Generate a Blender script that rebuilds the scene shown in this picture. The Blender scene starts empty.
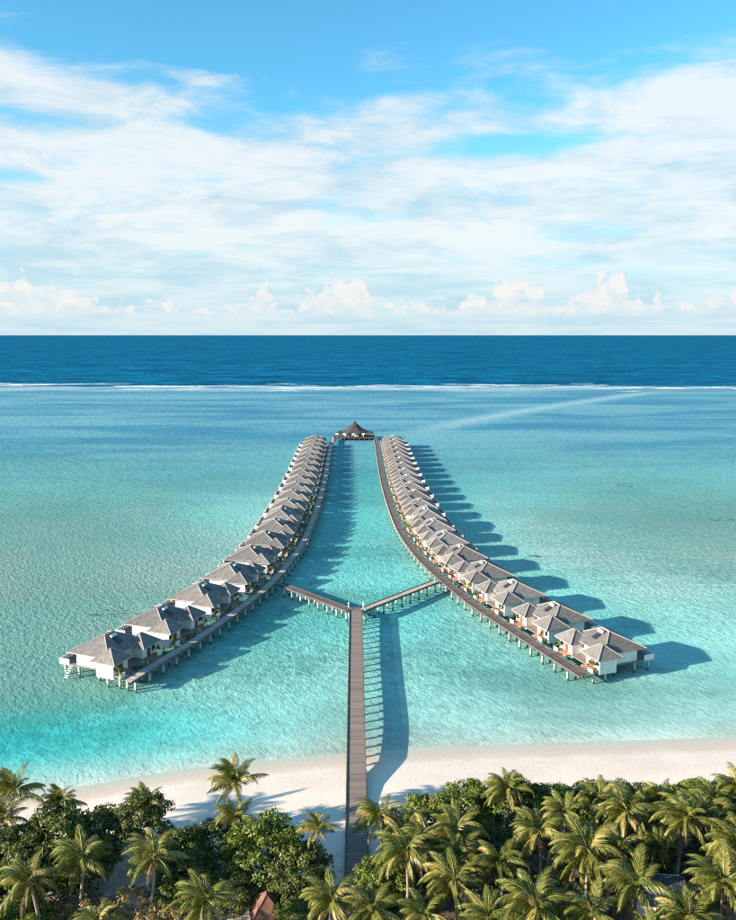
import bpy, math, random
import numpy as np
from mathutils import Vector, Matrix

S = bpy.context.scene
COL = S.collection
R = math.radians

# ------------------------------------------------------------------ camera
CAM_H = 65.0
F_PX = 800.0
PITCH = math.atan(126.0 / F_PX)
cam_data = bpy.data.cameras.new('camera')
cam = bpy.data.objects.new('camera', cam_data)
COL.objects.link(cam)
cam_data.sensor_fit = 'VERTICAL'
cam_data.sensor_height = 36.0
cam_data.sensor_width = 36.0
cam_data.lens = 36.0 * F_PX / 920.0
cam_data.clip_start = 0.5
cam_data.clip_end = 120000.0
cam.location = (0, 0, CAM_H)
cam.rotation_euler = (math.pi / 2 - PITCH, 0, 0)
S.camera = cam

# ------------------------------------------------------------------ view
S.view_settings.view_transform = 'Standard'
S.view_settings.look = 'None'
S.view_settings.gamma = 1.0
S.view_settings.use_curve_mapping = False
S.view_settings.exposure = 1.42
S.cycles.transparent_max_bounces = 12
S.cycles.max_bounces = 5
S.cycles.diffuse_bounces = 2
S.cycles.glossy_bounces = 2
S.cycles.volume_bounces = 0
S.cycles.use_denoising = False
S.cycles.filter_width = 1.15
S.cycles.caustics_reflective = False
S.cycles.caustics_refractive = False

# ------------------------------------------------------------------ node helper
class NT:
    def __init__(s, tree):
        s.t = tree; s.n = tree.nodes; s.l = tree.links
    def new(s, typ, **kw):
        n = s.n.new(typ)
        for k, v in kw.items(): setattr(n, k, v)
        return n
    def put(s, sock, v):
        if v is None: return
        if isinstance(v, bpy.types.NodeSocket): s.l.new(v, sock)
        elif isinstance(v, (tuple, list)) and len(v) == 3 and sock.type == 'RGBA': sock.default_value = (*v, 1)
        else: sock.default_value = v
    def m(s, op, a, b=None, c=None, clamp=False):
        n = s.new('ShaderNodeMath', operation=op, use_clamp=clamp)
        s.put(n.inputs[0], a); s.put(n.inputs[1], b)
        if c is not None: s.put(n.inputs[2], c)
        return n.outputs[0]
    def vm(s, op, a, b=None):
        n = s.new('ShaderNodeVectorMath', operation=op)
        s.put(n.inputs[0], a); s.put(n.inputs[1], b)
        return n.outputs[0]
    def xyz(s, x=0.0, y=0.0, z=0.0):
        n = s.new('ShaderNodeCombineXYZ')
        s.put(n.inputs[0], x); s.put(n.inputs[1], y); s.put(n.inputs[2], z)
        return n.outputs[0]
    def sep(s, v):
        n = s.new('ShaderNodeSeparateXYZ'); s.put(n.inputs[0], v)
        return n.outputs
    def noise(s, vec, scale, detail=4.0, rough=0.55, dist=0.0, dim='3D'):
        n = s.new('ShaderNodeTexNoise', noise_dimensions=dim)
        if vec is not None: s.put(n.inputs['Vector'], vec)
        n.inputs['Scale'].default_value = scale
        n.inputs['Detail'].default_value = detail
        n.inputs['Roughness'].default_value = rough
        n.inputs['Distortion'].default_value = dist
        return n.outputs['Fac']
    def ss(s, v, a, b, lo=0.0, hi=1.0):
        n = s.new('ShaderNodeMapRange', interpolation_type='SMOOTHSTEP')
        s.put(n.inputs['Value'], v); s.put(n.inputs['From Min'], a); s.put(n.inputs['From Max'], b)
        s.put(n.inputs['To Min'], lo); s.put(n.inputs['To Max'], hi)
        return n.outputs['Result']
    def mix(s, fac, a, b):
        n = s.new('ShaderNodeMix', data_type='RGBA')
        s.put(n.inputs[0], fac); s.put(n.inputs[6], a); s.put(n.inputs[7], b)
        return n.outputs[2]
    def mul(s, a, b):
        n = s.new('ShaderNodeMix', data_type='RGBA', blend_type='MULTIPLY')
        n.inputs[0].default_value = 1.0
        s.put(n.inputs[6], a); s.put(n.inputs[7], b)
        return n.outputs[2]
    def bump(s, h, strength=0.5, dist=0.1):
        n = s.new('ShaderNodeBump'); n.inputs['Strength'].default_value = strength
        n.inputs['Distance'].default_value = dist; s.put(n.inputs['Height'], h)
        return n.outputs[0]

# ------------------------------------------------------------------ world
SUN_DIR = Vector((-0.935, -0.355, 0.0)).normalized()       # horizontal direction towards the sun
SUN_EL = R(17.7)
world = bpy.data.worlds.new('World')
S.world = world
world.use_nodes = True
world.cycles.sampling_method = 'MANUAL'
world.cycles.sample_map_resolution = 512
W = NT(world.node_tree)
W.n.clear()
sky = W.new('ShaderNodeTexSky', sky_type='NISHITA')
sky.sun_disc = False
sky.sun_elevation = SUN_EL
sky.sun_rotation = math.atan2(SUN_DIR.x, SUN_DIR.y)
sky.altitude = 60.0
sky.air_density = 1.0
sky.dust_density = 0.15
sky.ozone_density = 4.0
tc = W.new('ShaderNodeTexCoord').outputs['Generated']
dx, dy, dz = W.sep(tc)
az = W.m('ARCTAN2', dx, dy)
el = W.m('ARCSINE', dz)
zc = W.m('ADD', W.m('MAXIMUM', dz, 0.0), 0.055)
P = W.xyz(W.m('DIVIDE', dx, zc), W.m('DIVIDE', dy, zc), 0.0)
UV = W.xyz(az, el, 0.0)
def gauss(u0, v0, su, sv):
    a = W.m('DIVIDE', W.m('SUBTRACT', az, u0), su)
    b = W.m('DIVIDE', W.m('SUBTRACT', el, v0), sv)
    r2 = W.m('ADD', W.m('MULTIPLY', a, a), W.m('MULTIPLY', b, b))
    return W.m('EXPONENT', W.m('MULTIPLY', r2, -1.0))
def addm(a, b, k): return W.m('MULTIPLY_ADD', b, k, a)
nA = W.noise(P, 1.1, 6.0, 0.62, 0.4)
nB = W.noise(W.vm('ADD', P, (7.3, 2.1, 4.0)), 0.55, 4.0, 0.6, 0.6)
nC = W.noise(W.vm('MULTIPLY', UV, (9.0, 30.0, 1.0)), 1.0, 7.0, 0.66, 0.5)
edge = W.m('ADD', 0.282, W.m('MULTIPLY', W.m('SUBTRACT', W.noise(UV, 5.0, 3.0), 0.5), 0.07))
edge = addm(edge, gauss(-0.14, 0.28, 0.13, 0.6), -0.022)
edge = addm(edge, gauss(0.25, 0.28, 0.20, 0.6), 0.022)
edge = addm(edge, gauss(-0.45, 0.28, 0.10, 0.6), 0.022)
bias = W.m('MULTIPLY', W.m('SUBTRACT', edge, el), 6.0)
bias = W.m('MINIMUM', W.m('MAXIMUM', bias, W.ss(el, 0.40, 0.75, -0.75, -0.05)), 0.42)  # broken cloud added high overhead, out of view, for more neutral fill light
dens = W.m('ADD', W.m('ADD', W.m('MULTIPLY', W.m('SUBTRACT', nA, 0.5), 1.2), W.m('MULTIPLY', W.m('SUBTRACT', nC, 0.5), 0.8)), bias)
for (u, v, su, sv, k) in ((-0.42, 0.232, 0.085, 0.016, -0.55), (0.16, 0.217, 0.10, 0.014, -0.55), (-0.43, 0.168, 0.05, 0.009, -0.45),
                          (0.37, 0.075, 0.14, 0.011, -0.30), (-0.18, 0.285, 0.06, 0.008, 0.35), (0.02, 0.28, 0.09, 0.012, -0.25), (-0.30, 0.255, 0.10, 0.02, 0.35), (-0.44, 0.27, 0.06, 0.02, 0.3)):
    dens = addm(dens, gauss(u, v, su, sv), k)
alphaA = W.m('MULTIPLY', W.ss(dens, -0.12, 0.42), W.ss(el, 0.01, 0.13, 0.42, 0.88))
shade = W.m('ADD', W.m('MULTIPLY', nB, 0.5), W.m('MULTIPLY', nC, 0.5))
bright = W.ss(shade, 0.37, 0.60)
for (u, v, su, sv, k) in ((0.19, 0.184, 0.055, 0.008, 0.7), (-0.23, 0.178, 0.12, 0.016, 0.6), (-0.43, 0.185, 0.04, 0.012, 0.7), (-0.2, 0.125, 0.25, 0.02, 0.35),
                          (0.15, 0.12, 0.2, 0.02, 0.3), (0.15, 0.155, 0.12, 0.012, -0.3), (0.3, 0.25, 0.15, 0.02, 0.25)):
    bright = addm(bright, gauss(u, v, su, sv), k)
bright = W.m('MINIMUM', W.m('MAXIMUM', bright, 0.0), 1.0)
CK = 4.65
cloudcol = W.mix(bright, (0.55 * CK, 0.77 * CK, 0.90 * CK), (0.99 * CK, 1.02 * CK, 1.02 * CK))
# low cumulus bank above the horizon
topn = W.noise(W.xyz(az, 0.0, 3.0), 13.0, 3.0, 0.55)
top = W.m('ADD', 0.012, W.m('MULTIPLY', W.ss(topn, 0.3, 0.75), 0.05))
for (u, v, su, sv, k) in ((-0.02, 0.05, 0.045, 1.0, 0.024), (-0.12, 0.05, 0.06, 1.0, 0.012), (0.16, 0.04, 0.05, 1.0, 0.022), (0.30, 0.04, 0.05, 1.0, 0.022), (-0.42, 0.05, 0.05, 1.0, 0.030), (0.44, 0.04, 0.03, 1.0, 0.026)):
    top = addm(top, gauss(u, v, su, sv), k)
nP = W.noise(W.vm('MULTIPLY', UV, (1.0, 1.25, 1.0)), 52.0, 6.0, 0.56, 0.3)
pv = W.m('ADD', nP, W.m('MULTIPLY', W.m('SUBTRACT', top, el), 11.0))
puff = W.m('MULTIPLY', W.ss(pv, 0.48, 0.60), W.ss(el, 0.012, 0.034))
pcol = W.mix(W.ss(W.m('ADD', nP, W.m('MULTIPLY', W.m('SUBTRACT', el, 0.02), 5.0)), 0.45, 0.75), (0.80 * CK, 0.90 * CK, 0.95 * CK), (1.02 * CK, 1.0 * CK, 0.97 * CK))
skycol = W.mul(sky.outputs[0], (0.72, 1.42, 1.33))
hz = W.ss(el, 0.0, 0.27, 0.95, 0.0)
skycol = W.mix(hz, skycol, (0.60 * CK, 0.81 * CK, 0.935 * CK))       # pale moist air low over the sea
col = W.mix(alphaA, skycol, cloudcol)
col = W.mix(W.m('MULTIPLY', puff, 0.9), col, pcol)
bg = W.new('ShaderNodeBackground')
bg.inputs['Strength'].default_value = 0.075
W.l.new(col, bg.inputs['Color'])
wo = W.new('ShaderNodeOutputWorld')
W.l.new(bg.outputs[0], wo.inputs[0])

# ------------------------------------------------------------------ sun
sl = bpy.data.lights.new('sun', 'SUN')
sl.energy = 5.0
sl.angle = R(0.55)
sl.color = (1.0, 0.86, 0.70)
sun = bpy.data.objects.new('sun', sl)
COL.objects.link(sun)
sd = Vector((SUN_DIR.x * math.cos(SUN_EL), SUN_DIR.y * math.cos(SUN_EL), math.sin(SUN_EL)))
sun.rotation_euler = sd.to_track_quat('Z', 'Y').to_euler()
sun.location = (-60, -20, 90)

# ------------------------------------------------------------------ object helpers
def tag(o, label=None, cat=None, group=None, kind=None):
    if label: o['label'] = label
    if cat: o['category'] = cat
    if group: o['group'] = group
    if kind: o['kind'] = kind
    return o
def link(o, parent=None):
    COL.objects.link(o)
    if parent is not None: o.parent = parent
    return o
def empty(name, loc=(0, 0, 0), rz=0.0, sc=1.0):
    o = bpy.data.objects.new(name, None)
    o.empty_display_size = 0.5
    o.location = loc; o.rotation_euler = (0, 0, rz); o.scale = (sc, sc, sc)
    return link(o)
def inst(name, mesh, parent=None, loc=(0, 0, 0), rot=(0, 0, 0), sc=None):
    o = bpy.data.objects.new(name, mesh)
    o.location = loc; o.rotation_euler = rot
    if sc is not None: o.scale = sc if isinstance(sc, (tuple, list)) else (sc, sc, sc)
    return link(o, parent)

class MB:
    """collects faces for one mesh"""
    def __init__(s): s.v = []; s.f = []; s.mi = []
    def add(s, vs, fs, mi=0):
        b = len(s.v)
        s.v.extend(tuple(v) for v in vs)
        s.f.extend(tuple(i + b for i in f) for f in fs)
        s.mi.extend([mi] * len(fs))
    def box(s, x0, x1, y0, y1, z0, z1, mi=0, M=None):
        vs = [Vector(p) for p in ((x0,y0,z0),(x1,y0,z0),(x1,y1,z0),(x0,y1,z0),(x0,y0,z1),(x1,y0,z1),(x1,y1,z1),(x0,y1,z1))]
        if M is not None: vs = [M @ v for v in vs]
        s.add(vs, [(0,3,2,1),(4,5,6,7),(0,1,5,4),(1,2,6,5),(2,3,7,6),(3,0,4,7)], mi)
    def tube(s, pts, rad, n=8, cap=True, mi=0):
        pts = [Vector(p) for p in pts]; rings = []
        b = len(s.v)
        for i, p in enumerate(pts):
            d = (pts[min(i+1, len(pts)-1)] - pts[max(i-1, 0)]).normalized()
            a = d.cross(Vector((0, 1, 0.01)))
            if a.length < 1e-3: a = d.cross(Vector((1, 0, 0)))
            a.normalize(); c = d.cross(a)
            r = rad[i] if isinstance(rad, (list, tuple)) else rad
            for k in range(n):
                t = 2 * math.pi * k / n
                s.v.append(tuple(p + a * (r * math.cos(t)) + c * (r * math.sin(t))))
        for i in range(len(pts) - 1):
            for k in range(n):
                s.f.append((b+i*n+k, b+i*n+(k+1)%n, b+(i+1)*n+(k+1)%n, b+(i+1)*n+k)); s.mi.append(mi)
        if cap:
            s.f.append(tuple(b + (len(pts)-1)*n + k for k in range(n))); s.mi.append(mi)
    def hip(s, x0, x1, y0, y1, z0, z1, ra, rb, th=0.16):
        """hip roof with its ridge from ra to rb (x, y), a thin closed shell with a fascia"""
        e = [(x0,y0),(x1,y0),(x1,y1),(x0,y1)]
        vs = [(p[0], p[1], z0) for p in e] + [(ra[0],ra[1],z1),(rb[0],rb[1],z1)] + [(p[0], p[1], z0 - th) for p in e]
        # ridge runs along y: ra nearer y0, rb nearer y1
        s.add(vs, [(0,1,4),(1,2,5,4),(2,3,5),(3,0,4,5)], 0)
        s.add(vs, [(0,6,7,1),(1,7,8,2),(2,8,9,3),(3,9,6,0),(6,9,8,7)], 1)
    def mesh(s, name, mats, smooth=False):
        me = bpy.data.meshes.new(name)
        me.from_pydata(s.v, [], s.f)
        for m in (mats if isinstance(mats, (list, tuple)) else [mats]): me.materials.append(m)
        if any(s.mi): me.polygons.foreach_set('material_index', s.mi)
        if smooth: me.polygons.foreach_set('use_smooth', [True] * len(me.polygons))
        me.update()
        return me
    def build(s, name, mats, parent=None, smooth=False):
        return inst(name, s.mesh(name, mats, smooth), parent)

# ------------------------------------------------------------------ materials
def principled(name, rough=0.7, spec=0.3):
    m = bpy.data.materials.new(name); m.use_nodes = True
    t = NT(m.node_tree)
    b = t.n['Principled BSDF']
    b.inputs['Roughness'].default_value = rough
    b.inputs['Specular IOR Level'].default_value = spec
    return m, t, b
def pos(t): return t.new('ShaderNodeNewGeometry').outputs['Position']
def objc(t): return t.new('ShaderNodeTexCoord').outputs['Object']
def orand(t): return t.new('ShaderNodeObjectInfo').outputs['Random']

def mat_plain(name, c, rough=0.7, var=0.12, scale=2.0, spec=0.3, bump=0.0):
    m, t, b = principled(name, rough, spec)
    n = t.noise(pos(t), scale, 5.0, 0.6)
    k = t.ss(n, 0.25, 0.75, 1 - var, 1 + var)
    k = t.m('MULTIPLY', k, t.ss(orand(t), 0, 1, 1 - var * 0.5, 1 + var * 0.5))
    t.put(b.inputs['Base Color'], t.mul((*c, 1), t.xyz(k, k, k)))
    if bump: t.put(b.inputs['Normal'], t.bump(n, bump, 0.05))
    return m
def mat_wood(name, c1, c2, scale=3.0):
    m, t, b = principled(name, 0.75, 0.25)
    g = t.new('ShaderNodeNewGeometry')
    isl = g.outputs['Random Per Island']
    n = t.noise(g.outputs['Position'], 0.35, 5.0, 0.6)
    n2 = t.noise(t.vm('MULTIPLY', g.outputs['Position'], (1, 9, 1)), scale, 4.0)
    f = t.m('ADD', t.m('MULTIPLY', isl, 0.45), t.m('ADD', t.m('MULTIPLY', n, 0.4), t.m('MULTIPLY', n2, 0.3)))
    t.put(b.inputs['Base Color'], t.mix(t.ss(f, 0.25, 0.95), (*c1, 1), (*c2, 1)))
    return m
def mat_roof():
    m, t, b = principled('shingle_roof', 0.8, 0.2)
    p = objc(t)
    x, y, z = t.sep(p)
    rows = t.m('FRACT', t.m('MULTIPLY', z, 5.0))
    n = t.noise(p, 1.3, 6.0, 0.65)
    n2 = t.noise(t.vm('MULTIPLY', p, (3, 3, 10)), 2.0, 3.0)
    f = t.m('ADD', t.m('MULTIPLY', n, 0.6), t.m('MULTIPLY', n2, 0.4))
    c = t.mix(t.ss(f, 0.3, 0.7), (0.108, 0.102, 0.098, 1), (0.228, 0.214, 0.203, 1))
    k = t.ss(orand(t), 0, 1, 0.80, 1.16)
    t.put(b.inputs['Base Color'], t.mul(c, t.xyz(k, k, k)))
    t.put(b.inputs['Normal'], t.bump(n2, 0.12, 0.01))
    return m
def mat_leaf(name, c1, c2, c3, trans=0.3, rough=0.42):
    """c1..c2 leaf colours, c3 an older, yellower leaf"""
    m = bpy.data.materials.new(name); m.use_nodes = True
    t = NT(m.node_tree)
    b = t.n['Principled BSDF']; out = t.n['Material Output']
    b.inputs['Roughness'].default_value = rough
    b.inputs['Specular IOR Level'].default_value = 0.45
    g = t.new('ShaderNodeNewGeometry')
    isl = g.outputs['Random Per Island']
    o = orand(t)
    c = t.mix(isl, (*c1, 1), (*c2, 1))
    c = t.mix(t.ss(t.m('ADD', o, t.m('MULTIPLY', isl, 0.35)), 0.72, 1.3), c, (*c3, 1))
    n = t.noise(g.outputs['Position'], 0.5, 2.0)
    k = t.ss(n, 0.3, 0.7, 0.8, 1.2)
    c = t.mul(c, t.xyz(k, k, k))
    t.put(b.inputs['Base Color'], c)
    tr = t.new('ShaderNodeBsdfTranslucent'); t.put(tr.inputs['Color'], c)
    mx = t.new('ShaderNodeMixShader'); mx.inputs[0].default_value = trans
    t.l.new(b.outputs[0], mx.inputs[1]); t.l.new(tr.outputs[0], mx.inputs[2])
    t.l.new(mx.outputs[0], out.inputs['Surface'])
    return m

M = {}
M['roof'] = mat_roof()
M['ridge'] = mat_plain('ridge_cap', (0.33, 0.295, 0.27), 0.7, 0.08)
M['white'] = mat_plain('white_render', (0.76, 0.73, 0.68), 0.7, 0.10, 0.9)
M['fascia'] = mat_plain('fascia_board', (0.42, 0.385, 0.35), 0.7, 0.10)
M['pile'] = mat_plain('concrete_pile', (0.47, 0.44, 0.40), 0.8, 0.18, 2.5)
mp, t, b = principled('concrete_pile', 0.8, 0.25)
_p = pos(t); _n = t.noise(_p, 2.5, 4.0)
_c = t.mix(t.ss(_n, 0.3, 0.7), (0.46, 0.43, 0.385, 1), (0.60, 0.57, 0.52, 1))
t.put(b.inputs['Base Color'], t.mix(t.ss(t.m('MULTIPLY_ADD', _n, 0.5, t.sep(_p)[2]), 0.28, 0.48, 0.9, 0.0), _c, (0.09, 0.085, 0.055, 1)))
M['pile'] = mp
M['deck'] = mat_wood('weathered_deck', (0.130, 0.100, 0.086), (0.280, 0.230, 0.200))
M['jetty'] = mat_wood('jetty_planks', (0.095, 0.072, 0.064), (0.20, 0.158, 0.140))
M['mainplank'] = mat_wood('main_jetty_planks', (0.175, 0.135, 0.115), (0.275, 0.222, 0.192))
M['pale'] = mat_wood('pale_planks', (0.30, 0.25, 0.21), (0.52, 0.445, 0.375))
M['beam'] = mat_plain('dark_beam', (0.11, 0.09, 0.08), 0.8, 0.2)
M['door'] = mat_plain('timber_door', (0.20, 0.085, 0.045), 0.5, 0.2)
M['porch'] = mat_plain('terracotta_porch', (0.42, 0.22, 0.13), 0.7, 0.2)
M['glass'] = mat_plain('window_glass', (0.03, 0.05, 0.06), 0.08, 0.1, spec=0.6)
M['panel'] = mat_plain('solar_collector', (0.03, 0.035, 0.05), 0.15, 0.1, spec=0.6)
M['tank'] = mat_plain('white_tank', (0.80, 0.80, 0.78), 0.4, 0.05)
M['slate'] = mat_plain('dark_shingle', (0.055, 0.05, 0.052), 0.8, 0.25, 1.2, bump=0.4)
M['brickroof'] = mat_plain('red_brown_shingle', (0.20, 0.092, 0.060), 0.8, 0.28, 1.6, bump=0.4)
M['metalroof'] = mat_plain('grey_sheet_roof', (0.07, 0.085, 0.10), 0.5, 0.15, 0.7)
M['trunk'] = mat_plain('palm_trunk', (0.26, 0.215, 0.17), 0.85, 0.3, 5.0, bump=0.5)
M['bark'] = mat_plain('dark_bark', (0.10, 0.08, 0.06), 0.9, 0.3, 4.0)
M['nut'] = mat_plain('coconut', (0.22, 0.15, 0.05), 0.5, 0.4, 6.0)
M['frond'] = mat_leaf('palm_leaf', (0.068, 0.098, 0.013), (0.235, 0.235, 0.038), (0.46, 0.37, 0.11), 0.24)
M['dryfrond'] = mat_leaf('dry_palm_leaf', (0.23, 0.15, 0.07), (0.33, 0.22, 0.10), (0.33, 0.22, 0.10), 0.2, 0.6)
M['leaf'] = mat_leaf('broad_leaf', (0.055, 0.085, 0.014), (0.135, 0.170, 0.030), (0.16, 0.17, 0.04), 0.25)
M['brightleaf'] = mat_leaf('bright_leaf', (0.10, 0.15, 0.018), (0.21, 0.25, 0.04), (0.24, 0.25, 0.05), 0.3)
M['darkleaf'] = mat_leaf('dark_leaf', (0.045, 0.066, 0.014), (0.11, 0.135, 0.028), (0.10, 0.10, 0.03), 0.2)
M['dryleaf'] = mat_leaf('dry_scrub_leaf', (0.27, 0.17, 0.055), (0.36, 0.30, 0.13), (0.42, 0.36, 0.24), 0.2, 0.6)

# ------------------------------------------------------------------ shoreline, beach, seabed, sea
SHX = [-40000, -900, -300, -120, -80, -53, -41, -35, -25, -4, 13, 29, 45, 60, 90, 200, 900, 40000]
SHY = [97, 97, 98, 100.5, 101.8, 103.2, 104.9, 107.2, 110.3, 114.0, 116.4, 117.3, 118.2, 119.4, 121.5, 124, 122, 122]
def shore(x): return np.interp(x, SHX, SHY)
def gaus2(X, Y, x0, y0, sx, sy, a=0.0):
    c, s = math.cos(a), math.sin(a)
    u = ((X - x0) * c + (Y - y0) * s) / sx; v = (-(X - x0) * s + (Y - y0) * c) / sy
    return np.exp(-(u * u + v * v))
def seg_dist(X, Y, pts):
    d = np.full(X.shape, 1e9)
    for (ax, ay), (bx, by) in zip(pts[:-1], pts[1:]):
        vx, vy = bx - ax, by - ay
        t = np.clip(((X - ax) * vx + (Y - ay) * vy) / (vx * vx + vy * vy), 0, 1)
        d = np.minimum(d, np.hypot(X - ax - t * vx, Y - ay - t * vy))
    return d
def ground_z(X, Y):
    s = Y - shore(X)
    beach = np.interp(-s, [0, 2, 5, 9, 13, 18, 26, 40, 400], [0, 0.26, 0.72, 1.30, 1.62, 1.72, 1.75, 1.8, 1.8])
    bed = np.interp(s, [0, 2, 6, 12, 25, 60, 110, 300, 600, 860, 900, 960, 1100, 1500, 40000],
                    [0, .10, .24, .36, .46, .38, .24, .42, 1.1, 1.2, 1.0, 1.6, 12, 40, 60])
    bed = bed + 1.05 * gaus2(X, Y, -62, 122, 34, 9, 0.12) * np.clip(s / 6, 0, 1)
    bed = bed + 0.34 * np.exp(-((X + 6) / np.interp(Y, [150, 200, 260, 480], [34, 25, 17, 16])) ** 4) * np.clip((s - 25) / 40, 0, 1) * np.clip((520 - Y) / 60, 0, 1)
    bed = bed + 0.16 * np.exp(-((X - np.interp(Y, [140, 200, 260, 480], [58, 45, 34, 30])) / 12) ** 2) * np.clip((s - 25) / 30, 0, 1) * np.clip((480 - Y) / 60, 0, 1)
    und = 0.05 * np.sin(X * .11 + 1.7 * np.sin(Y * .05)) * np.sin(Y * .09 + X * .03)
    return np.where(s < 0, beach + 0.5 * und * np.clip(-s / 8, 0, 1), -bed + und * np.clip(s / 25, 0, 1))

def steps(*segs):
    o = []
    for a, b, d in segs: o += list(np.arange(a, b, d))
    return o
XS = np.array(sorted(set([round(v, 2) for v in steps((-160, 160, 2.0), (160, 480, 16), (480, 1600, 80)) + [-v for v in steps((162, 480, 16), (480, 1600, 80))] +
              [1600, 2500, 4000, 8000, 16000, 40000, -1600, -2500, -4000, -8000, -16000, -40000]])))
def grid_mesh(name, ss, mat):
    X, Sg = np.meshgrid(XS, np.array(ss, float))
    Y = shore(X) + Sg
    Z = ground_z(X, Y)
    co = np.stack([X, Y, Z], -1).reshape(-1, 3)
    nr, nc = X.shape
    i = np.arange(nr * nc).reshape(nr, nc)
    q = np.stack([i[:-1, :-1], i[:-1, 1:], i[1:, 1:], i[1:, :-1]], -1).reshape(-1, 4)
    me = bpy.data.meshes.new(name)
    me.from_pydata(co.tolist(), [], q.tolist())
    me.materials.append(mat)
    me.polygons.foreach_set('use_smooth', [True] * len(me.polygons))
    # zones of the bottom: weed on the reef flat, clean pale sand
    Xf, Yf = co[:, 0], co[:, 1]
    grass = 1.0 * gaus2(Xf, Yf, -95, 215, 75, 100, 0.2) + 0.7 * gaus2(Xf, Yf, -62, 150, 20, 26) + 0.35 * gaus2(Xf, Yf, -20, 150, 16, 14) + 0.9 * gaus2(Xf, Yf, 120, 270, 85, 95) \
        + 0.7 * gaus2(Xf, Yf, -150, 420, 130, 150) + 0.45 * gaus2(Xf, Yf, 170, 480, 120, 120) + 0.4 * gaus2(Xf, Yf, 20, 150, 16, 12)
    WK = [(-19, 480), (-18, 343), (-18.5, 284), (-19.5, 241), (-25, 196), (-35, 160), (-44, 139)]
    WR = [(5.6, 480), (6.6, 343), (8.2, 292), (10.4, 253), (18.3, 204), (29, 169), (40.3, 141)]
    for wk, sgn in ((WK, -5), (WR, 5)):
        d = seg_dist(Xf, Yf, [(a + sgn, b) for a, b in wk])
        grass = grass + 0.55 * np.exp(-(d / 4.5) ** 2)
    pale = np.exp(-(seg_dist(Xf, Yf, [(205, 900), (130, 690), (75, 560), (10, 470)]) / 26) ** 2) * 0.9
    pale = pale + 0.5 * gaus2(Xf, Yf, -45, 300, 30, 60) + 0.5 * gaus2(Xf, Yf, 50, 330, 30, 70) + 0.4 * np.exp(-((Yf - 860) / 40) ** 2)
    for nm, a in (('weed', grass), ('pale', pale)):
        at = me.attributes.new(nm, 'FLOAT', 'POINT'); at.data.foreach_set('value', np.clip(a, 0, 1).astype(np.float32))
    me.update()
    return me
def attr(t, nm):
    n = t.new('ShaderNodeAttribute'); n.attribute_name = nm
    return n.outputs['Fac']

# sand of the beach
ms, t, b = principled('coral_sand', 0.85, 0.2)
p = pos(t); px_, py_, pz_ = t.sep(p)
n1 = t.noise(p, 0.12, 6.0, 0.6); n2 = t.noise(p, 1.6, 6.0, 0.65); n3 = t.noise(p, 9.0, 3.0)
c = t.mix(t.ss(n1, 0.3, 0.7), (0.72, 0.60, 0.505, 1), (0.79, 0.68, 0.58, 1))
c = t.mix(t.ss(n2, 0.42, 0.72, 0.0, 0.22), c, (0.60, 0.50, 0.42, 1))
wet = t.ss(t.m('ADD', pz_, t.m('MULTIPLY', t.m('SUBTRACT', n1, 0.5), 0.3)), 0.02, 0.42, 1.0, 0.0)
c = t.mix(t.m('MULTIPLY', wet, 0.75), c, (0.58, 0.465, 0.365, 1))
wrack = t.m('MULTIPLY', t.ss(t.m('ABSOLUTE', t.m('SUBTRACT', t.m('ADD', pz_, t.m('MULTIPLY', n1, 0.5)), 0.78)), 0.0, 0.035, 1.0, 0.0), t.ss(n2, 0.5, 0.62))
c = t.mix(t.m('MULTIPLY', wrack, 0.5), c, (0.25, 0.18, 0.12, 1))
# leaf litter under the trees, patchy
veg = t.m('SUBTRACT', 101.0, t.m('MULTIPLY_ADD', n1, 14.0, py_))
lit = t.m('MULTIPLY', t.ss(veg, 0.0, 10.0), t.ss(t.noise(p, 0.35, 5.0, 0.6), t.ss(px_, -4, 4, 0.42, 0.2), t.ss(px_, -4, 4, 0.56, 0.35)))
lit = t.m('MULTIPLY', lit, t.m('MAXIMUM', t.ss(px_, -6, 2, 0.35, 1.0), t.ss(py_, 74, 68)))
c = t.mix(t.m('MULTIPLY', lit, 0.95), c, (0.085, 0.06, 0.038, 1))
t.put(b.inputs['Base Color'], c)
t.put(b.inputs['Roughness'], t.ss(wet, 0, 1, 0.9, 0.45))
t.put(b.inputs['Normal'], t.bump(t.m('ADD', n2, t.m('MULTIPLY', n3, 0.4)), 0.4, 0.1))
M['sand'] = ms
# sand and weed of the lagoon bottom
mb_, t, b = principled('lagoon_bottom', 0.95, 0.0)
p = pos(t); px_, py_, pz_ = t.sep(p)
n1 = t.noise(p, 0.045, 7.0, 0.65, 0.3); n2 = t.noise(p, 0.5, 6.0, 0.7); n3 = t.noise(t.vm('MULTIPLY', p, (0.45, 1, 1)), 0.02, 5.0, 0.65)
c = t.mix(t.ss(n1, 0.35, 0.65), (0.58, 0.53, 0.46, 1), (0.76, 0.70, 0.61, 1))
weed = attr(t, 'weed'); pale = attr(t, 'pale')
wv = t.m('ADD', t.m('MULTIPLY', weed, 0.75), t.m('ADD', t.m('MULTIPLY', t.m('SUBTRACT', n2, 0.5), 1.1), t.m('MULTIPLY', t.m('SUBTRACT', n1, 0.5), 0.9)))
wm = t.ss(wv, 0.15, 0.72)
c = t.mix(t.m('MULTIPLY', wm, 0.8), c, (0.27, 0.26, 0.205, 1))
sp = t.ss(t.m('ADD', n3, t.m('MULTIPLY', n2, 0.3)), 0.56, 0.80)
c = t.mix(t.m('MULTIPLY', sp, 0.75), c, (0.30, 0.30, 0.25, 1))
c = t.mix(t.m('MULTIPLY', pale, 0.7), c, (0.80, 0.78, 0.70, 1))
t.put(b.inputs['Base Color'], c)
rv = t.new('ShaderNodeVectorRotate', rotation_type='Z_AXIS'); rv.inputs['Angle'].default_value = R(50); t.put(rv.inputs['Vector'], p)
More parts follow.
